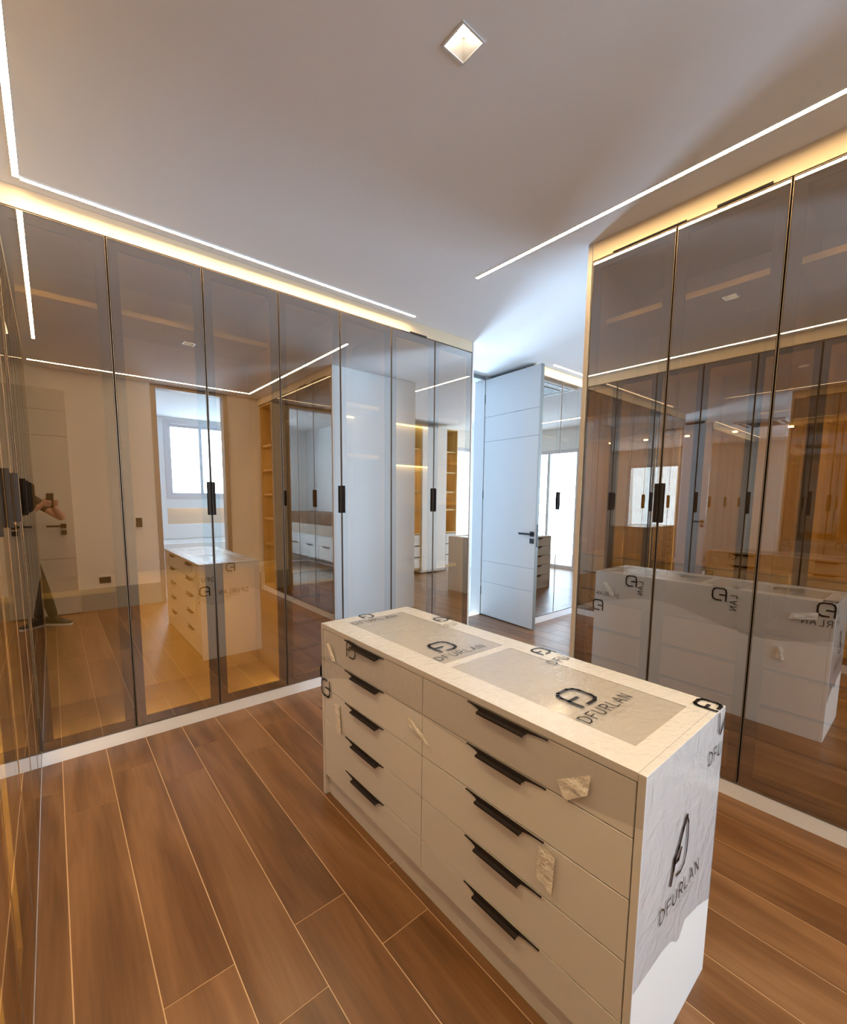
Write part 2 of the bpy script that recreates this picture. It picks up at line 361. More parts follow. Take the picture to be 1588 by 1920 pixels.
# open white door of the far doorway: hinge at (DOOR_R, YF), leaf swings into the room
hx, hy = DOOR_R+.012, YF-.004; ang = math.atan2(3.869-hx, hy-2.762)
ux = Vector((math.sin(ang), -math.cos(ang), 0)); nx = Vector((-ux.y, ux.x, 0))
if nx.x > 0: nx = -nx                              # face seen from the dressing room
def DP(u, w, z): p = Vector((hx,hy,0))+ux*u+nx*w; return (p.x, p.y, z)
d1o = struct(MB(DP).box(0, .812, -.040, 0, .008, DOOR_H-.008).build('door_1', [M['door']]))
def grooved(P, parent, W_, zs, m, g=.005):
    z = [.010]+[q for a in zs for q in (a-g/2, a+g/2)]+[DOOR_H-.010]
    for i in range(0, len(z), 2): MB(P).box(.002, W_-.002, 0, .006, z[i], z[i+1]).build('door_panel', m, parent, bevel=.0015, seg=1)
zs = (.415, .665, 2.06, 2.34)
grooved(DP, d1o, .812, zs, M['door'])
MB(DP).box(.811, .8135, -.038, .004, .010, DOOR_H-.010).build('edge_band', M['door_edge'], d1o)
lever(d1o, lambda u,w,z: DP(.768+u, .006+w, 1.036+z))
MB(DP).box(.8130,.8150,-.030,-.008,.90,1.14).build('lock_plate', M['steel'], d1o)
for z in (.25, 1.4, 2.5): MB().tube((hx-.004,hy+.002,z),(hx-.004,hy+.002,z+.1),.007).build('hinge', M['steel'], d1o)
# jamb of that doorway
b = MB(); b.box(DOOR_R-.0, DOOR_R+.03, YF+.002, YF+.16, 0, DOOR_H+.012); b.box(DOOR_L, DOOR_L+.03, YF-.0, YF+.16, 0, DOOR_H+.012)
b.box(DOOR_L+.03, DOOR_R, YF+.002, YF+.16, DOOR_H-.014, DOOR_H+.012); struct(b.build('trim_2', M['door']))
b = MB(); b.box(DOOR_L+.03, DOOR_R-.001, YF-.006, YF+.001, DOOR_H-.010, DOOR_H+.026); struct(b.build('trim_3', M['door_edge']))
# closed grey door in the recess of the back wall
def DG(u, w, z): return (.187-.80+u, YB+.012+w, z)
d2o = struct(MB(DG).box(0, .80, 0, .030, .008, 2.575).build('door_2', M['doorgrey']))
z = [.010, .4125,.4175, .6625,.6675, 2.0575,2.0625, 2.3375,2.3425, 2.573]
for i in range(0, len(z), 2): MB(DG).box(.002, .798, .030, .036, z[i], z[i+1]).build('door_panel', M['doorgrey'], d2o, bevel=.0015, seg=1)
lever(d2o, lambda u,w,z: DG(.705+u, .036+w, 1.045+z))

# switch and socket plates on the back wall
def plate(name, x, z, w, h, label, cat, keys):
    t = thing(name, (x, YB, z-h/2), label, cat)
    MB().box(x-w/2, x+w/2, YB, YB+.008, z-h/2, z+h/2).build('cover_plate', M['outlet'], t, bevel=.002)
    for i in range(keys):
        a = x-w/2+.010+(w-.02)*i/keys; MB().box(a+.002, a+(w-.02)/keys-.002, YB+.008, YB+.011, z-h/2+.012, z+h/2-.012).build('key' if keys < 3 else 'socket', M['plastic'], t)
plate('light_switch', .84, 1.062, .068, .115, 'dark brown light switch plate on the cream wall beside the bathroom doorway', 'switch', 2)
plate('wall_outlet', .45, .365, .115, .075, 'dark brown socket plate low on the cream wall above the grey baseboard', 'outlet', 3)

# ------------------------------------------------------------------ fascias and plinths of the wardrobe runs
def run(P, u0, u1, names, m=M['fascia']):
    struct(MB(P).box(u0, u1, 0, .03, ZT+.006, ZC-.001).build(names[0], m))
    struct(MB(P).box(u0, u1, .004, .03, 0, KH-.004).build(names[1], M['plinth']))
PF = lambda u,w,z: (u, D1+w, z)        # far run, faces -y
PR = lambda u,w,z: (XW+w, u, z)        # right run, faces -x
PLF = lambda u,w,z: (X0-w, u, z)       # left run, faces +x
PE = lambda u,w,z: (3.53-w, u, z)      # back of the partition, faces +x
FR = {id(PF): Vector((0,-1,0)), id(PR): Vector((-1,0,0)), id(PLF): Vector((1,0,0)), id(PE): Vector((1,0,0))}
run(PF, -.16, 2.997, ('trim_4','trim_5')); run(PR, -.815, 1.393, ('trim_6','trim_7'))
run(PLF, .334, D1-.001, ('trim_8','trim_9')); run(PE, -.815, 1.393, ('trim_10','trim_11'))
run(PF, 3.955, 7.0, ('trim_12','trim_13'))

# ------------------------------------------------------------------ wardrobes
HZ0, HZ1 = 1.288, 1.488
def unit(P, cuts, label, group, inside, handle_at=None, depth=.56, glass=True, cat='wardrobe', zt=ZT, mat_in=None, spots=False, handle_single=False, ledin=None):
    """one cabinet: carcass, doors (frame > glass pane, edge trim, handle), shelves, drawers, cabinet light"""
    u0, u1 = cuts[0], cuts[-1]; fr = FR[id(P)]
    o = Vector(P((u0+u1)/2, depth/2, 0)); t = thing('wardrobe', o, label, cat, group)
    mi = mat_in or M['interior']; z0, z1 = KH+.004, zt-.004; w0 = .026; p = .018
    b = MB(P); b.box(u0+.001, u0+p, w0, depth, z0, z1); b.box(u1-p, u1-.001, w0, depth, z0, z1)
    b.box(u0+p, u1-p, w0, depth, z0, z0+p); b.box(u0+p, u1-p, w0, depth, z1-p, z1); b.box(u0+p, u1-p, depth-.010, depth, z0+p, z1-p)
    b.build('carcass', mi, t)
    a0, a1 = u0+p+.001, u1-p-.001
    for it in inside:
        k = it[0]
        if k == 'half': a0, a1 = it[1], it[2]
        elif k == 'whole': a0, a1 = u0+p+.001, u1-p-.001
        elif k == 'shelf':
            z, m = it[1], it[2] if len(it) > 2 else mi
            MB(P).box(a0, a1, .14 if glass else .05, depth-.012, z-.028, z).build('shelf', m, t)
            if len(it) > 3: MB(P).box(a0+.01, a1-.01, depth-.045, depth-.030, z-.040, z-.029).build('shelf_light', it[3], t)
        elif k == 'fullshelf': MB(P).box(a0, a1, .040, depth-.012, it[1]-.030, it[1]).build('shelf', it[2], t)
        elif k == 'drawers':
            za, zb, n, m = it[1:5]; h = (zb-za)/n
            ws = it[5] if len(it) > 5 else .10
            MB(P).box(a0, a1, ws+.03, depth-.012, za, zb).build('drawer_case', M['dark'], t)
            for i in range(n):
                MB(P).box(a0+.004, a1-.004, ws, ws+.028, za+i*h+.010, za+(i+1)*h-.012).build('drawer', m, t)
            MB(P).box(a0, a1, ws-.01, depth-.012, zb+.001, zb+.020).build('drawer_top', mi, t)
        elif k == 'rail':
            MB(P).tube((a0, depth*.5, it[1]), (a1, depth*.5, it[1]), .012).build('clothes_rail', M['steel'], t)
        elif k == 'led':                            # slim light profiles tucked behind the door frames
            z = it[1]
            if z > 2: MB(P).box(a0+.02, a1-.02, .027, .034, z-.012, z-.003).build('cabinet_light', it[2], t)
            else: MB(P).box(a0+.02, a1-.02, .027, .034, z, z+.010).build('cabinet_light', it[2], t)
        elif k == 'goldled':
            for q0, q1 in ((a0, a0+.006), (a1-.006, a1)): MB(P).box(q0, q1, .027, .036, .11, it[1]).build('cabinet_light', M['led_gold'], t)
        elif k == 'nearled':
            MB(P).box(a0, a0+.006, .027, .036, .12, 2.66).build('cabinet_light', M['led_bright'], t)
        elif k == 'sideled':
            for q0, q1 in ((a0, a0+.006), (a1-.006, a1)): MB(P).box(q0, q1, .027, .036, .20, 2.60).build('cabinet_light', it[1], t)
        elif k == 'divider':
            MB(P).box(it[1]-.009, it[1]+.009, .10, depth-.012, z0+p+.001, z1-p-.001).build('divider', mi, t)
        elif k == 'spots':
            for z in it[1]:
                c = (u0+u1)/2
                MB(P).tube((c, depth*.55, z-.004), (c, depth*.55, z-.012), .020).build('spot_light', M['led_spot'], t)
    if glass:
        b = MB(P)
        for q in cuts: b.box(max(q-.014, u0+.0005), min(q+.014, u1-.0005), .0225, .0255, z0, z1)
        b.build('gap_shade_strip', M['dark'], t)  # dark strips added behind the door gaps to paint in their shade
        for i in range(len(cuts)-1):
            a, c = cuts[i]+.0034, cuts[i+1]-.0034
            d = MB(P).ring(a+.001, c-.001, KH+.003, zt-.001, .046, .005, .022).build('door', M['frame'], t)
            MB(P).box(a+.004, c-.004, 0, .004, KH+.006, zt-.004).build('glass_pane', [M['glass'], M['glass_back']], d, front=fr)
            MB(P).ring(a, c, KH+.002, zt, .0022, -.0008, .004).build('edge_trim', M['bead'], d)
            hs = []
            if handle_at is not None and abs(cuts[i+1]-handle_at) < .01: hs.append((c-.017, c+.0015))
            if handle_at is not None and abs(cuts[i]-handle_at) < .01: hs.append((a-.0015, a+.017))
            if handle_single: hs = [(c-.024, c+.0015)] if handle_single > 0 else [(a-.0015, a+.024)]
            for h0, h1 in hs:
                b = MB(P); b.box(h0, h1, -.004, -.0015, HZ0, HZ1); b.box(h0 if h0 > (a+c)/2 else h1-.005, h0+.005 if h0 > (a+c)/2 else h1, -.017, -.004, HZ0, HZ1)
                b.build('handle', M['handle'], d, bevel=.001, seg=1)
    return t
gF, gR, gL = 'mirrored wardrobes along the far wall', 'mirrored wardrobes along the right side', 'mirrored wardrobes along the left edge'
G_ = M['gold']; O, I, IL, WN = M['oak'], M['interior'], M['interior_light'], M['walnut']
# far run, left to right
unit(PF, (-.118, .296), 'single smoked mirror door wardrobe in the far left corner', gF, [('shelf',2.42,IL),('fullshelf',.90,IL),('goldled',.28)])
unit(PF, (.296, .748, 1.197), 'far wall wardrobe mirroring the bathroom window, second cabinet from the left corner', gF, [('shelf',2.42,IL),('fullshelf',.97,IL),('goldled',.92)], .748, mat_in=M['gold'])
unit(PF, (1.197, 1.645, 2.096), 'far wall wardrobe behind the island corner, dark drawers at its foot', gF, [('divider',1.645),('half',1.655,2.076),('shelf',2.13,IL,M['led_shelf']),('shelf',1.745,IL),('half',1.217,1.635),('drawers',.10,.86,4,WN),('whole',),('sideled',M['led_in'])], 1.645, mat_in=M['interior'])
unit(PF, (2.096, 2.546, 2.996), 'last far wall wardrobe beside the open white door, lit shelves inside', gF, [('shelf',2.13,IL,M['led_shelf']),('shelf',1.745,IL,M['led_shelf']),('shelf',1.37,IL),('shelf',.78,IL),('sideled',M['led_in'])], 2.546, mat_in=IL)
# right run (partition)
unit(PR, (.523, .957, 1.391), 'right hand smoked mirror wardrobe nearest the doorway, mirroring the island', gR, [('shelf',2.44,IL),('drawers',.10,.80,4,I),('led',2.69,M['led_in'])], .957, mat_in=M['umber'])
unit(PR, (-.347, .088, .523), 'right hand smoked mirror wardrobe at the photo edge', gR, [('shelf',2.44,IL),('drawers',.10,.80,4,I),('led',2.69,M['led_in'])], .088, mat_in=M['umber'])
unit(PR, (-.815, -.347), 'open golden oak shelf bay lit by small spots, bathroom end of the right wardrobes', gR,
     [('shelf',2.15,O),('shelf',1.80,O),('shelf',1.45,O),('shelf',1.10,O),('shelf',.72,O),('spots',(2.12,1.77,1.42,1.07,.69))], glass=False, mat_in=O)
# left run
cl = [.335, .770, 1.200, 1.630, 2.060, 2.480, 2.880]
nm = ('single mirror door wardrobe at the left edge, first before the recess where the person stands',
      'single mirror door wardrobe on the left, second from the recess', 'single mirror door wardrobe on the left, third from the recess',
      'single mirror door wardrobe on the left, third from the far corner',
      'single mirror door wardrobe on the left, second from the far corner', 'single mirror door wardrobe on the left touching the far corner')
for i in range(6):
    unit(PLF, (cl[i], cl[i+1]), nm[i], gL, [('shelf',2.12,G_),('drawers',.10,.74,3,IL),('spots',(2.09,)),('nearled',)], mat_in=G_, handle_single=1 if i < 5 else -1)
# end panels of the runs
ep = MB(PR).box(1.394, 1.418, -.003, 1.145, 0, ZC-.001).build('end_panel', M['panel']); MB(PR).box(1.394, 1.418, -.005, -.0032, .001, ZC-.002).build('edge_band', M['taupe'], ep)
tag(ep, 'pale end panel with a taupe front edge closing the right hand wardrobes towards the doorway', 'panel')
tag(MB(PF).box(2.998, 3.016, -.003, .68, 0, ZC-.001).build('end_panel', M['plinth']), 'pale end panel closing the far wardrobes beside the doorway', 'panel')
tag(MB(PLF).box(.313, .333, -.003, .59, 0, ZC-.001).build('end_panel', M['taupe']), 'taupe end panel of the left wardrobes at the recess', 'panel')
# small dark hinge covers seen above some doors
def top_bar(P, u0, u1, dz, m, label):
    tag(MB(P).box(u0, u1, -.005, -.0005, ZT+.004, ZT+.004+dz).build('hinge_cover', m), label, 'hinge cover')
top_bar(PR, .588, .791, .011, M['frame'], 'thin dark bar above the second door of the right wardrobes')
top_bar(PR, .916, 1.274, .007, M['frame'], 'thin dark bar above the right wardrobe door nearest the doorway')
top_bar(PF, 2.276, 2.450, .010, M['dark'], 'short black bar above the far wardrobe near the open door')
top_bar(PF, 2.200, 2.272, .008, M['chrome'], 'short white clip above the far wardrobe near the open door')

# east closet: wardrobes beside the open door, back of the partition
for i, (a, l) in enumerate(((3.962,'mirror wardrobe behind the open white door, first pair of doors'), (4.860,'mirror wardrobe of the next room, second pair past the open door'), (5.758,'mirror wardrobe of the next room, third pair past the open door'))):
    c = (a, 4.449+.898*i, a+.898 if i else 4.858)
    unit(PF, (c[0], c[1], 4.858+.898*i), l, 'mirrored wardrobes of the next room', [('shelf',2.13,I),('shelf',1.37,I)], c[1], mat_in=M['umber'])
for i, a in enumerate((1.391, .523)):
    unit(PE, (a-.868, a-.434, a), ('mirror wardrobe on the back of the partition, doorway end','mirror wardrobe on the back of the partition, middle')[i], 'mirrored wardrobes behind the partition', [('shelf',2.42,O),('drawers',.10,.80,3,IL)], a-.434, mat_in=O)
struct(MB().box(2.955, 2.965, -.815, 1.39, 0, ZC-.001).build('wall_partition', M['taupe']))

# lit shelving on the back wall of the next room
PS = lambda u,w,z: (u, -.42-w, z); FR[id(PS)] = Vector((0,1,0))
def shelving(u0, u1, label):
    unit(PS, (u0, u1), label, 'golden lit shelving of the next room', [('shelf',2.30,O,M['led_gold']),('shelf',1.91,O,M['led_gold']),('shelf',1.54,O,M['led_gold']),('shelf',1.20,O,M['led_gold']),('drawers',.10,.74,3,IL,.02)], glass=False, depth=.40, cat='shelving', mat_in=O)
shelving(4.30, 5.19, 'golden oak open shelving with light strips and pale drawers below, next room')
shelving(5.80, 6.10, 'narrow golden oak open shelving beside the next room window')
t = thing('tall_cabinet', (5.5, -.62, 0), 'plain white tall cabinet between the lit shelving units, next room', 'cabinet')
MB(PS).box(5.195, 5.795, .02, .40, .02, 2.70).build('carcass', M['island'], t)
for a, c in ((5.197,5.494),(5.498,5.793)): MB(PS).box(a, c, 0, .018, .06, 2.69).build('door', M['island'], t, bevel=.002)

# ------------------------------------------------------------------ LED profiles in the ceiling
def strip(name, x0, x1, y0, y1, label, m=M['led'], lip=.001):
    t = thing(name, ((x0+x1)/2, (y0+y1)/2, ZC-.004), label, 'light strip')
    MB().box(x0, x1, y0, y1, ZC-.0015, ZC-.0002).build('diffuser', m, t)
    e = .002; lo = ZC-.0015-lip; b = MB()                # lips of the aluminium channel
    b.box(x0-e, x0, y0-e, y1+e, lo, ZC); b.box(x1, x1+e, y0-e, y1+e, lo, ZC); b.box(x0, x1, y0-e, y0, lo, ZC); b.box(x0, x1, y1, y1+e, lo, ZC)
    b.build('profile', M['chrome'], t)
wS = .022
strip('led_strip', -.030-wS/2, -.030+wS/2, .30, 2.800+wS/2, 'glowing light strip in the ceiling along the left wardrobes')
strip('led_strip', -.030+wS/2+.004, 2.258, 2.803-wS/2, 2.803+wS/2, 'glowing light strip in the ceiling along the far wardrobes', lip=.006)
strip('led_strip', 2.183-wS/2, 2.183+wS/2, -.535, 2.082, 'glowing light strip in the ceiling along the right wardrobes')
strip('led_strip', -.10, 2.183+wS/2, -.555-wS/2, -.555+wS/2, 'glowing light strip in the ceiling by the bathroom wall', M['led_back'])
strip('led_strip', 4.134, 7.07, 2.800-wS/2, 2.800+wS/2, 'glowing light strip over the wardrobes beside the open white door')
strip('led_strip', 3.79-wS/2, 3.79+wS/2, -.50, 2.08, 'glowing light strip behind the partition wardrobes')
strip('led_strip', 7.08-wS/2, 7.08+wS/2, -.20, 2.785, 'glowing light strip near the glass door of the next room')

# downlight
def downlight(x, y, label):
    t = thing('downlight', (x, y, ZC-.004), label, 'ceiling light')
    b = MB(lambda u,w,z: (x+u, y+z, ZC+w)); b.ring(-.049, .049, -.049, .049, .007, -.004, -.0005); b.build('trim_ring', M['chrome'], t, bevel=.001)
    b = MB(); i, o_ = .030, .042
    A = [(x-o_,y-o_),(x+o_,y-o_),(x+o_,y+o_),(x-o_,y+o_)]; B = [(x-i,y-i),(x+i,y-i),(x+i,y+i),(x-i,y+i)]
    for k in range(4): b.poly([(*A[k],ZC),(*A[(k+1)%4],ZC),(*B[(k+1)%4],ZC+.05),(*B[k],ZC+.05)])
    b.poly([(*q,ZC+.05) for q in B]); b.build('reflector', M['reflector'], t, normals=False)
    MB().tube((x,y,ZC+.048),(x,y,ZC+.034),.019).build('lamp', M['bulb'], t)
downlight(1.073, 1.102, 'small square recessed downlight in the ceiling over the island')

# ceiling cassette air conditioner of the next room
t = thing('air_conditioner', (4.85, 2.25, ZC-.03), 'white square air conditioning cassette in the ceiling of the next room', 'air conditioner')
b = MB(lambda u,w,z: (4.85+u, 2.25+z, ZC-.001-w)); b.box(-.37,.37,0,.026,-.37,.37); b.build('panel', M['ac'], t, bevel=.004)
for (u0,u1,v0,v1) in ((-.27,.27,.285,.325),(-.27,.27,-.325,-.285),(.285,.325,-.27,.27),(-.325,-.285,-.27,.27)):
    MB(lambda u,w,z: (4.85+u, 2.25+z, ZC-.001-w)).box(u0,u1,.0262,.030,v0,v1).build('air_outlet', M['plastic'], t)
for k in range(11):
    MB().box(4.85-.215, 4.85+.215, 2.25-.212+k*.039, 2.25-.212+k*.039+.030, ZC-.034, ZC-.0275).build('grille_slat', M['plastic'], t)

# ------------------------------------------------------------------ islands
def pull(P, y0, y1, ya, yb, zt, parent):
    """edge pull: thin lip along the drawer top with a hanging grip, tapering into it at both ends"""
    if y0 > y1: y0, y1, ya, yb = y1, y0, yb, ya
    dr = .0165
    pts = [(y0, zt), (y1, zt)]
    pts += [(y1, zt-.0035)] + [(yb+(y1-yb)*(1-k/5), zt-.0035-(dr*.45)*(k/5)**2) for k in range(1,6)] + [(yb-.003, zt-dr)]
    pts += [(ya+.003, zt-dr)] + [(ya-(ya-y0)*(k/5), zt-.0035-(dr*.45)*(1-k/5)**2) for k in range(0,5)] + [(y0, zt-.0035)]
    b = MB(P); b.prism(pts, -.0035, -.0005, 0); b.box(-.0135, -.0035, ya+.003, yb-.003, zt-dr, zt-dr+.003); b.box(-.015, -.0135, ya+.003, yb-.003, zt-dr-.004, zt-dr+.003)
    return b.build('handle', M['handle'], parent)
def island(P, L0, L1, Dp, label, zh=.83, fin=None):
    fin = fin or M['island']; di = Dp-.090
    """P(w, u, z): w = depth from the drawer face, u along the length"""
    t = thing('island_dresser', P(Dp/2, (L0+L1)/2, 0), label, 'dresser')
    pt = .018
    MB(P).box(0, Dp, L0, L0+pt, 0, zh).build('end_panel', fin, t, bevel=.001, seg=1)
    MB(P).box(0, Dp, L1-pt, L1, 0, zh).build('end_panel', fin, t, bevel=.001, seg=1)
    MB(P).box(Dp-.018, Dp, L0+pt+.0005, L1-pt-.0005, 0, zh).build('back_panel', fin, t)
    # top frame with two glass insets
    a, c = L0+pt+.0005, L1-pt-.0005; mid = (L0+L1)/2
    b = MB(P); b.box(0, .098, a, c, zh-.02, zh); b.box(di, Dp-.0185, a, c, zh-.02, zh)
    b.box(.098, di, a, L0+.068, zh-.02, zh); b.box(.098, di, mid-.032, mid+.002, zh-.02, zh); b.box(.098, di, L1-.066, c, zh-.02, zh)
    b.build('top', fin, t)
    MB(P).box(.099, di-.001, L0+.069, mid-.033, zh-.010, zh-.002).build('glass_inset', M['island_glass'], t)
    MB(P).box(.099, di-.001, mid+.003, L1-.067, zh-.010, zh-.002).build('glass_inset', M['island_glass'], t)
    MB(P).box(.030, Dp-.019, a, c, .104, zh-.021).build('carcass', M['island_inner'], t)
    MB(P).box(.0225, .0290, a, c, .0, .1035).build('toe_kick', fin, t)
    zz = [.807, .676, .530, .377, .222, .104]
    for u0, u1, hy in ((a+.003, mid+.0005, (.588,.865,.653,.823)), (mid+.0035, c-.003, (1.300,1.585,1.335,1.530))):
        for k in range(5):
            d = MB(P).box(.001, .020, u0, u1, zz[k+1]+.0022, zz[k]-.0012).build('drawer', fin, t, bevel=.0008, seg=1)
            sh = L0-.351
            pull(P, hy[0]+sh, hy[1]+sh, hy[2]+sh, hy[3]+sh, zz[k]-.0005, d)
    return t
IX0, IX1, IY0, IY1, IZ = .909, 1.411, .351, 1.798, .83
PI_ = lambda w,u,z: (IX0+w, u, z)
island(PI_, IY0, IY1, IX1-IX0, 'white ten drawer dresser island wrapped in printed plastic, centre of the room')
island(lambda w,u,z: (4.64+(u-.351)*.995, 1.745-w, z), .351, 1.798, .865, 'second dresser island of drawers in the next room, mirrored beside the open door', fin=M['taupe'])

# ------------------------------------------------------------------ plastic wrap, prints, tape
LET = {'D': ([[(0,0),(0,1),(.35,1),(.62,.8),(.7,.5),(.62,.2),(.35,0),(0,0)]], .82), 'F': ([[(0,0),(0,1),(.55,1)],[(0,.52),(.48,.52)]], .66),
 'U': ([[(0,1),(0,.3),(.12,.06),(.32,0),(.52,.06),(.64,.3),(.64,1)]], .80), 'R': ([[(0,0),(0,1),(.38,1),(.58,.88),(.58,.62),(.38,.48),(0,.48)],[(.34,.48),(.62,0)]], .76),
 'L': ([[(0,1),(0,0),(.5,0)]], .60), 'A': ([[(0,0),(.36,1),(.72,0)],[(.13,.34),(.59,.34)]], .82), 'N': ([[(0,0),(0,1),(.64,0),(.64,1)]], .78)}
def stroke(b, pts, w, off, U, V, O, N):
    O, U, V, N = Vector(O), Vector(U), Vector(V), Vector(N)
    P2 = [Vector(p) for p in pts]
    for i in range(len(P2)-1):
        a, c = P2[i], P2[i+1]; d = (c-a).normalized(); n = Vector((-d.y, d.x))*w/2; e = d*w*.45
        a, c = a-e, c+e
        q = [a+n, c+n, c-n, a-n]
        b.poly([tuple(O+U*p.x+V*p.y+N*off) for p in q])
def lettering(b, text, O, U, V, N, h, w, off=.0006):
    x = 0
    for ch in text:
        for pl in LET[ch][0]: stroke(b, [((x+p[0])*h, p[1]*h) for p in pl], w, off, U, V, O, N)
        x += LET[ch][1]+GAP
GAP = .30                                           # letter spacing
def word_w(text, h): return sum(LET[c][1]+GAP for c in text)*h-(.1+GAP)*h
def logo(b, O, U, V, N, s, w, off=.0006, warp=None):
    ring = [(0,0),(0,.72),(.06,.9),(.22,1),(.72,1),(.92,.9),(1,.72),(1,.3),(.92,.1),(.72,0),(.34,0)]
    for pl in (ring, [(0,.46),(.46,.46)]):
        pl = [((p[0]-.5), p[1]-.5) for p in pl]
        if warp: pl = [warp(*p) for p in pl]
        stroke(b, [(p[0]*s, p[1]*s) for p in pl], w, off, U, V, O, N)
wrap = thing('plastic_wrap', ((IX0+IX1)/2, (IY0+IY1)/2, IZ), 'clear printed plastic film draped over the top of the white island', 'plastic film')
def sheet(b, P, outline_fn, nu, nv, amp, seed):
    rnd = random.Random(seed); g = {}
    for i in range(nu+1):
        for j in range(nv+1):
            s_, t_ = i/nu, j/nv; u, v = outline_fn(s_, t_)
            edge = min(1, 6*min(s_,1-s_), 6*min(t_,1-t_))
            g[i,j] = b.v(P(u, v, amp*(rnd.random())*edge))
    for i in range(nu):
        for j in range(nv): b.bm.faces.new([g[i,j], g[i+1,j], g[i+1,j+1], g[i,j+1]])
b = MB(); sheet(b, lambda u,v,h: (u,v,IZ+.0012+h), lambda s,t: (IX0-.001+s*(IX1-IX0+.002), IY0-.001+t*(IY1-IY0+.002)), 26, 70, .0007, 5)
b.build('top_sheet', M['film'], wrap, smooth=True)
def end_low(s):                                     # ragged lower edge of the film on the near end
    k = [(0,.318),(.30,.312),(.42,.300),(.52,.262),(.60,.300),(.66,.292),(.80,.275),(1,.236)]
    for i in range(len(k)-1):
        if k[i][0] <= s <= k[i+1][0]: return k[i][1]+(k[i+1][1]-k[i][1])*(s-k[i][0])/(k[i+1][0]-k[i][0])
    return .236
b = MB(); sheet(b, lambda u,v,h: (u, IY0-.0012-h, v), lambda s,t: (IX0+s*(IX1-IX0), IZ+.001-t*(IZ-end_low(s))), 30, 34, .0014, 8)
b.build('end_sheet', M['film_end'], wrap, smooth=True)
b = MB(); sheet(b, lambda u,v,h: (IX0-.0012-h, u, v), lambda s,t: (IY0+s*(IY1-IY0), IZ-t*(.10+.05*math.sin(5.2*s+.4)+.20*s*s)), 60, 14, .0022, 11)
fs = b.build('front_sheet', M['film'], wrap, smooth=True)
b = MB(); sheet(b, lambda u,v,h: (IX1+.0012+h, u, v), lambda s,t: (IY0+s*(IY1-IY0), IZ-t*(.22+.06*math.sin(7*s))), 60, 14, .0022, 12)
b.build('back_sheet', M['film'], wrap, smooth=True)
b = MB(); sheet(b, lambda u,v,h: (u, IY1+.0012+h, v), lambda s,t: (IX0+s*(IX1-IX0), IZ-t*(.30+.06*math.sin(6*s))), 30, 14, .0022, 13)
b.build('far_sheet', M['film'], wrap, smooth=True)
EX, EY, EZ = Vector((1,0,0)), Vector((0,1,0)), Vector((0,0,1))
Zt = IZ+.0022
def put_logo(O, U, V, s, w=None, warp=None, m='print'):
    b = MB(); logo(b, O, U, V, U.cross(V), s, w or s*.125, warp=warp); return b.build('printed_logo', M[m], wrap, normals=False)
def put_text(text, O, U, V, h, w=None, m='print', sub=True):
    b = MB(); lettering(b, text, O, U, V, U.cross(V), h, w or h*.115); b.build('printed_name', M[m], wrap, normals=False)
    if sub:
        W_ = word_w(text, h); b = MB()
        for k in range(7): stroke(b, [(W_*(.34+.08*k), -h*.55), (W_*(.34+.08*k)+W_*.045, -h*.55)], h*.10, .0004, U, V, O, U.cross(V))
        b.build('printed_subline', M['print_faint'], wrap, normals=False)
h7 = .240/word_w('DFURLAN', 1)
put_logo((1.131,.645,Zt), EX, EY, .090); put_text('DFURLAN', (1.016,.540,Zt), EX, EY, h7)
put_logo((1.123,1.212,Zt), EX, EY, .090); put_text('DFURLAN', (1.012,1.103,Zt), EX, EY, h7)
put_logo((1.132,1.764,Zt), EX, EY, .060); put_text('DFURLAN', (1.010,1.668,Zt), EX, EY, h7, m='print')
put_logo((1.378,.940,Zt), EX, EY, .058); put_text('DFU', (1.300,.828,Zt), EX, EY, h7, sub=False)
put_logo((1.378,1.500,Zt), EX, EY, .058); put_text('DFU', (1.290,1.392,Zt), EX, EY, h7, sub=False, m='print_faint')
# the logo folded over the near back corner of the top
b = MB(); logo(b, (1.376,.384,Zt), EX, EY, EZ, .056, .010); b.build('printed_logo', M['print'], wrap, normals=False)
Ye = IY0-.0030
b = MB(); stroke(b, [(1.352,.826),(1.358,.800),(1.356,.772)], .007, .0005, EX, EZ, (0,Ye,0), -EY); stroke(b, [(1.372,.764),(1.407,.796)], .010, .0005, EX, EZ, (0,Ye,0), -EY)
b.build('printed_logo', M['print'], wrap, normals=False)
put_text('DFU', (1.292,Ye,.700), EX, EZ, h7*1.0, sub=False); 
# crumpled logo and name on the near end
b = MB(); 
stroke(b, [(1.083,.482),(1.094,.515),(1.098,.540),(1.120,.560),(1.142,.600),(1.160,.622)], .013, .0005, EX, EZ, (0,Ye,0), -EY)
stroke(b, [(1.160,.622),(1.173,.600),(1.176,.560),(1.174,.520),(1.163,.493),(1.140,.483),(1.117,.486)], .0075, .0005, EX, EZ, (0,Ye,0), -EY)
stroke(b, [(1.098,.528),(1.122,.527),(1.134,.548)], .012, .0005, EX, EZ, (0,Ye,0), -EY)
b.build('printed_logo', M['print'], wrap, normals=False)
put_text('DFURLAN', (1.030,Ye,.408), EX, (EZ-EX*.10).normalized(), h7*1.04)
# front prints
Xf = IX0-.0042
put_logo((Xf,1.755,.537), EY, -EZ, .075, .009); put_logo((Xf,1.530,.776), -EY, EZ, .066, .006)
put_text('DFURLAN', (Xf,1.795,.665), -EY, EZ, .010, sub=False)
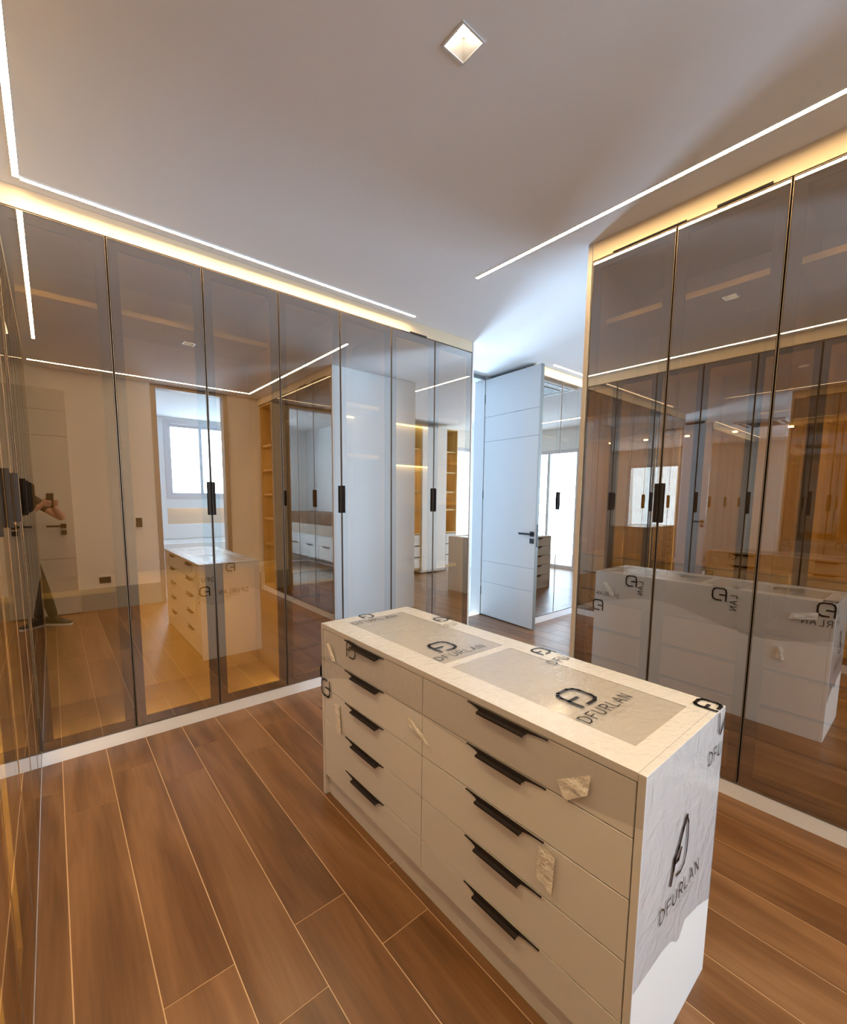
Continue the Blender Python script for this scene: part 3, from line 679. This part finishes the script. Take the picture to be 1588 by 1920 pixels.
# back prints
Xk = IX1+.0042
for yy in (1.508, .925): put_logo((Xk,yy,.787), EY, EZ, .078, .010)
for yy in (1.385, .790):
    put_text('LAN', (Xk, yy+.035, .790), -EZ, EY, .036, .0045, sub=False)
put_text('DFURLAN', (Xk,1.600,.640), EY, EZ, .026, sub=False)
put_logo((Xk,1.765,.555), EY, EZ, .080, .010); put_logo((Xk,.394,.787), EY, EZ, .076, .010)
put_text('RLAN', (Xk,.362,.690), EY, EZ, .036, sub=False)
Yk = IY1+.0042
put_text('DFURLAN', (1.300,Yk,.560), -EX, EZ, h7, sub=True); put_logo((1.16,Yk,.79), -EX, EZ, .068, .009); put_logo((.945,Yk,.60), -EX, EZ, .075, .01); put_text('DFU', (1.02,Yk,.68), -EX, EZ, h7, sub=False)

def tape(pts, label, nrm=(-1,0,0), ridge=.004):
    """a piece of masking tape: an uneven quad with one lifted fold across it"""
    P = [Vector(p) for p in pts]; n = Vector(nrm); b = MB(); nu, nv = 8, 6; g = {}; rnd = random.Random(len(label))
    for i in range(nu+1):
        for j in range(nv+1):
            s, t = i/nu, j/nv
            q = (P[0]*(1-s)+P[1]*s)*(1-t)+(P[3]*(1-s)+P[2]*s)*t
            g[i,j] = [q+n*(ridge*max(0,1-abs(s-t*.7-.15)*4)+rnd.random()*.0010), None]
    for sgn in (0, 1):
        for k in g: g[k][1] = b.bm.verts.new(g[k][0]+n*(.0006*sgn))
        for i in range(nu):
            for j in range(nv): b.bm.faces.new([g[i,j][1], g[i+1,j][1], g[i+1,j+1][1], g[i,j+1][1]])
    tag(b.build('tape_piece', M['tape'], smooth=True, normals=False), label, 'tape', 'masking tape holding the plastic film')
xf = IX0-.0060
tape([(xf,.556,.722),(xf,.469,.776),(xf,.475,.724),(xf,.533,.676)], 'square pale tape piece near the right end of the top drawer')
tape([(xf,.600,.520),(xf,.550,.524),(xf,.556,.410),(xf,.602,.425)], 'vertical crinkled tape strip on the third right drawer')
tape([(xf,1.156,.650),(xf,1.080,.628),(xf,1.030,.590),(xf,1.140,.612)], 'tape piece bridging the gap between the two drawer columns')
tape([(xf,1.735,.752),(xf,1.705,.760),(xf,1.655,.690),(xf,1.690,.684)], 'slanted tape strip at the far top corner of the drawers')
tape([(xf,1.675,.500),(xf,1.625,.505),(xf,1.615,.370),(xf,1.655,.372)], 'vertical tape strip on the far third drawer')
xk = IX1+.0058
tape([(xk,1.735,.745),(xk,1.700,.752),(xk,1.630,.655),(xk,1.665,.645)], 'slanted tape strip on the back of the island, mirrored at its far end', (1,0,0))
tape([(xk,.560,.700),(xk,.545,.740),(xk,.425,.765),(xk,.430,.720)], 'tape strip on the back of the island, mirrored at its near end', (1,0,0))
tape([(xk,.600,.520),(xk,.560,.520),(xk,.560,.440),(xk,.600,.440)], 'small square tape on the back of the island', (1,0,0))

# ------------------------------------------------------------------ bathroom furniture
t = thing('vanity_unit', (.75, -2.1, .26), 'floating bathroom vanity with white drawers and a walnut top', 'vanity')
PV = lambda w,u,z: (1.02-w, u, z)
MB(PV).box(.02, .58, -3.05, -1.05, .26, .70).build('carcass', M['ceramic'], t)
for u0, u1 in ((-3.05,-2.39),(-2.386,-1.72),(-1.716,-1.05)):
    d = MB(PV).box(0, .02, u0+.003, u1-.003, .265, .70).build('drawer', M['ceramic'], t, bevel=.002)
    MB(PV).box(-.02, 0, (u0+u1)/2-.12, (u0+u1)/2+.12, .50, .512).build('handle', M['steel'], d)
MB(PV).box(-.01, .585, -3.06, -1.04, .702, .895).build('counter', M['taupe'], t, bevel=.003)
MB(PV).box(.02, .585, -3.06, -1.04, .897, 1.115).build('top', M['walnut'], t, bevel=.003)
t = thing('bathtub', (2.05, -2.98, 0), 'white bathtub under the bathroom window', 'bathtub')
b = MB(); b.box(1.35,2.75,-3.38,-2.60,0,.10); b.box(1.35,1.43,-3.38,-2.60,.10,.60); b.box(2.67,2.75,-3.38,-2.60,.10,.60); b.box(1.43,2.67,-3.38,-3.30,.10,.60); b.box(1.43,2.67,-2.68,-2.60,.10,.60)
b.build('tub', M['ceramic'], t, bevel=.006)

# ------------------------------------------------------------------ the photographer and the phone
fw = Vector((math.sin(YAW), math.cos(YAW), 0)); rt = Vector((math.cos(YAW), -math.sin(YAW), 0)); up = -dd
camp = Vector((0,0,H))
ph = thing('phone', camp-f*.012-up*.06, 'black phone held up in both hands of the mirrored person', 'phone')
def PP(u, w, v): q = camp+rr*u-f*(.006+w)+up*v; return (q.x,q.y,q.z)
MB(PP).box(-.036,.036,0,.008,-.132,.016).build('phone_body', M['plastic'], ph, bevel=.0025)
MB(PP).box(-.033,.033,.0085,.009,-.128,.012).build('screen', mat('phone_screen',(.02,.02,.02),.1), ph)
MB(PP).tube((-.020,-.001,-.010),(-.020,.0005,-.010),.007).build('lens', M['plastic'], ph)
def person():
    V, E, R, K = [], [], [], []                   # vertices, edges, radii, clothing zone
    def add(p, r, k, par=None):
        V.append(Vector(p)); R.append(r if isinstance(r, tuple) else (r, r)); K.append(k)
        if par is not None: E.append((par, len(V)-1))
        return len(V)-1
    B = Vector((-.335,-.40,0)); F_ = Vector((math.sin(.72), math.cos(.72), 0)); Rr = Vector((F_.y,-F_.x,0))
    def L(a, b_, z): return B+Rr*a+F_*b_+Vector((0,0,z))
    pel = add(L(0,0,.93), (.125,.105), 't'); wa = add(L(0,.005,1.08), (.118,.095), 's', pel); ch = add(L(0,.005,1.27), (.140,.105), 's', wa)
    nb = add(L(0,-.01,1.43), (.075,.065), 's', ch); nk = add(L(0,0,1.50), .052, 'k', nb); jw = add(L(0,.035,1.57), (.060,.070), 'k', nk); hd = add(L(0,.015,1.655), (.076,.088), 'k', jw); add(L(0,.005,1.705), (.066,.076), 'k', hd)
    def hand(wrist, palm, fwd, side, thumb, par):
        """palm with five separate fingers curling across the back of the phone"""
        pm_ = add(palm, (.026,.016), 'k', par)
        for i in range(4):
            root = palm+thumb*(.026-.0175*i); ln = (.040,.046,.043,.034)[i]
            a = add(root+fwd*.030, .0085, 'k', pm_); b_ = add(root+fwd*(.030+ln*.55)+side*.012, .0078, 'k', a); add(root+fwd*(.030+ln*.75)+side*(.012+ln*.55), .0068, 'k', b_)
        a = add(palm+thumb*.034+side*.012, .0105, 'k', pm_); add(palm+thumb*.050+side*.036, .0085, 'k', a)
    # right arm: elbow out to the side, forearm up to the phone
    sh = add(L(.175,-.01,1.40), .062, 's', ch)
    eR = Vector((.085,-.40,1.150)); s2 = V[sh].lerp(eR, .62); m_ = add(s2, .050, 's', sh); e = add(eR, .042, 'k', m_)
    wR = camp+rr*.058-f*.050-up*.115; add(eR.lerp(wR,.45), .039, 'k', e); w_ = add(wR, .026, 'k', len(V)-1)
    hand(wR, camp+rr*.056-f*.022-up*.078, f, -rr, up, w_)
    shl = add(L(-.175,-.01,1.40), .062, 's', ch)
    eL = Vector((-.33,-.20,1.13)); s2 = V[shl].lerp(eL,.62); m_ = add(s2, .050, 's', shl); e = add(eL, .042, 'k', m_)
    wL = camp-rr*.058-f*.055-up*.118; add(eL.lerp(wL,.45), .039, 'k', e); w_ = add(wL, .026, 'k', len(V)-1)
    hand(wL, camp-rr*.056-f*.022-up*.082, f, rr, up, w_)
    # legs
    feet = {}
    for sgn, ft in ((1, Vector((-.055,-.325,.085))), (-1, Vector((-.30,-.27,.085)))):
        hip = add(L(.095*sgn,0,.86), .090, 't', pel); kn = L(.095*sgn,.02,.86).lerp(ft,.52)+F_*.02
        th = add(V[hip].lerp(kn,.5), .078, 't', hip); k_ = add(kn, .058, 't', th); c_ = add(kn.lerp(ft,.4), .056, 't', k_); an = add(ft, .044, 't', c_); feet[sgn] = ft
    me = bpy.data.meshes.new('person'); me.from_pydata([v[:] for v in V], E, []); o = bpy.data.objects.new('person', me); COL.objects.link(o)
    md = o.modifiers.new('skin','SKIN'); md.use_smooth_shade = True; md.branch_smoothing = .6
    sv = me.skin_vertices[0].data
    for i, r in enumerate(R): sv[i].radius = r; sv[i].use_root = (i == 0)
    sb = o.modifiers.new('sub','SUBSURF'); sb.levels = 2; sb.render_levels = 2
    dg = bpy.context.evaluated_depsgraph_get(); nm_ = bpy.data.meshes.new_from_object(o.evaluated_get(dg))
    bpy.data.objects.remove(o); 
    segs = [(V[a], V[b_], K[b_]) for a, b_ in E]
    A = np.array([s[0] for s in segs]); C = np.array([s[1] for s in segs]); kk = [s[2] for s in segs]
    for p in nm_.polygons:
        c = np.array(p.center); d = C-A; tt = np.clip(((c-A)*d).sum(1)/((d*d).sum(1)+1e-9),0,1); q = A+d*tt[:,None]
        k = kk[int(np.argmin(((q-c)**2).sum(1)))]; p.material_index = {'k':0,'s':1,'t':2}[k]; p.use_smooth = True
    for m in (M['skin'],M['shirt'],M['trousers']): nm_.materials.append(m)
    org = Vector((B.x,B.y,0)); nm_.transform(Matrix.Translation(-org)); nm_.name = 'person'
    po = link('person', nm_, org); tag(po, 'person in a black shirt mirrored at the left, holding up a phone with both hands', 'person')
    for sgn, ft in feet.items():                   # shoes with white soles
        d = Vector((math.sin(1.0 if sgn > 0 else .7), math.cos(1.0 if sgn > 0 else .7), 0)); s_ = Vector((d.y,-d.x,0))
        def SP(u,w,z): q = Vector((ft.x,ft.y,0))+d*u+s_*w; return (q.x,q.y,z)
        out = [(-.075,-.030),(-.082,0),(-.075,.030),(.03,.040),(.12,.044),(.165,.030),(.180,0),(.165,-.030),(.12,-.042),(.03,-.036)]
        so = MB(SP); so.prism(out, .002, .026, 2); so.build('sole', M['sole'], po)
        up_ = MB(SP); prof = [(.026,1.0),(.055,.95),(.085,.72)]
        rings = []
        for z, sc in prof:
            rings.append([up_.v(((u+.0 if z < .06 else min(u,.075)), w*sc, z if u < .06 else z-(z-.026)*min(1,(u-.06)/.12)*.6)) for u, w in out])
        for a, b_ in zip(rings, rings[1:]):
            for i in range(len(out)): up_.bm.faces.new([a[i], a[(i+1)%len(out)], b_[(i+1)%len(out)], b_[i]])
        up_.bm.faces.new(rings[-1]); up_.build('shoe', M['shoe'], po, smooth=True)
    hc = L(0,.015,1.655)
    bm = bmesh.new(); bmesh.ops.create_uvsphere(bm, u_segments=20, v_segments=14, radius=1)
    for v in bm.verts:
        q = v.co.copy(); cut = -.05 if q.y > .2 else -.55
        v.co = hc+Rr*(q.x*.088)+F_*(q.y*.104-.008)+Vector((0,0,max(q.z,cut+.1*0)*.105+.018))
    hb = MB(); hb.bm.free(); hb.bm = bm; hb.build('hair', M['hair'], po, smooth=True)
    for sx in (-.032,.032):
        e_ = MB(); e_.tube(L(sx,.097,1.650), L(sx,.104,1.650), .011, .008, 10); e_.build('eye', M['plastic'], po)
        e_ = MB(); e_.tube(L(sx*2.55,.0,1.665), L(sx*2.55,-.012,1.615), .018, .012, 10); e_.build('ear', M['skin'], po)
    e_ = MB(); e_.tube(L(0,.098,1.655), L(0,.124,1.612), .008, .015, 10); e_.build('nose', M['skin'], po)
    e_ = MB(); e_.tube(L(-.024,.103,1.578), L(.024,.103,1.578), .006, .006, 8); e_.build('mouth', mat('lips',(.38,.14,.11),.5), po)
person()
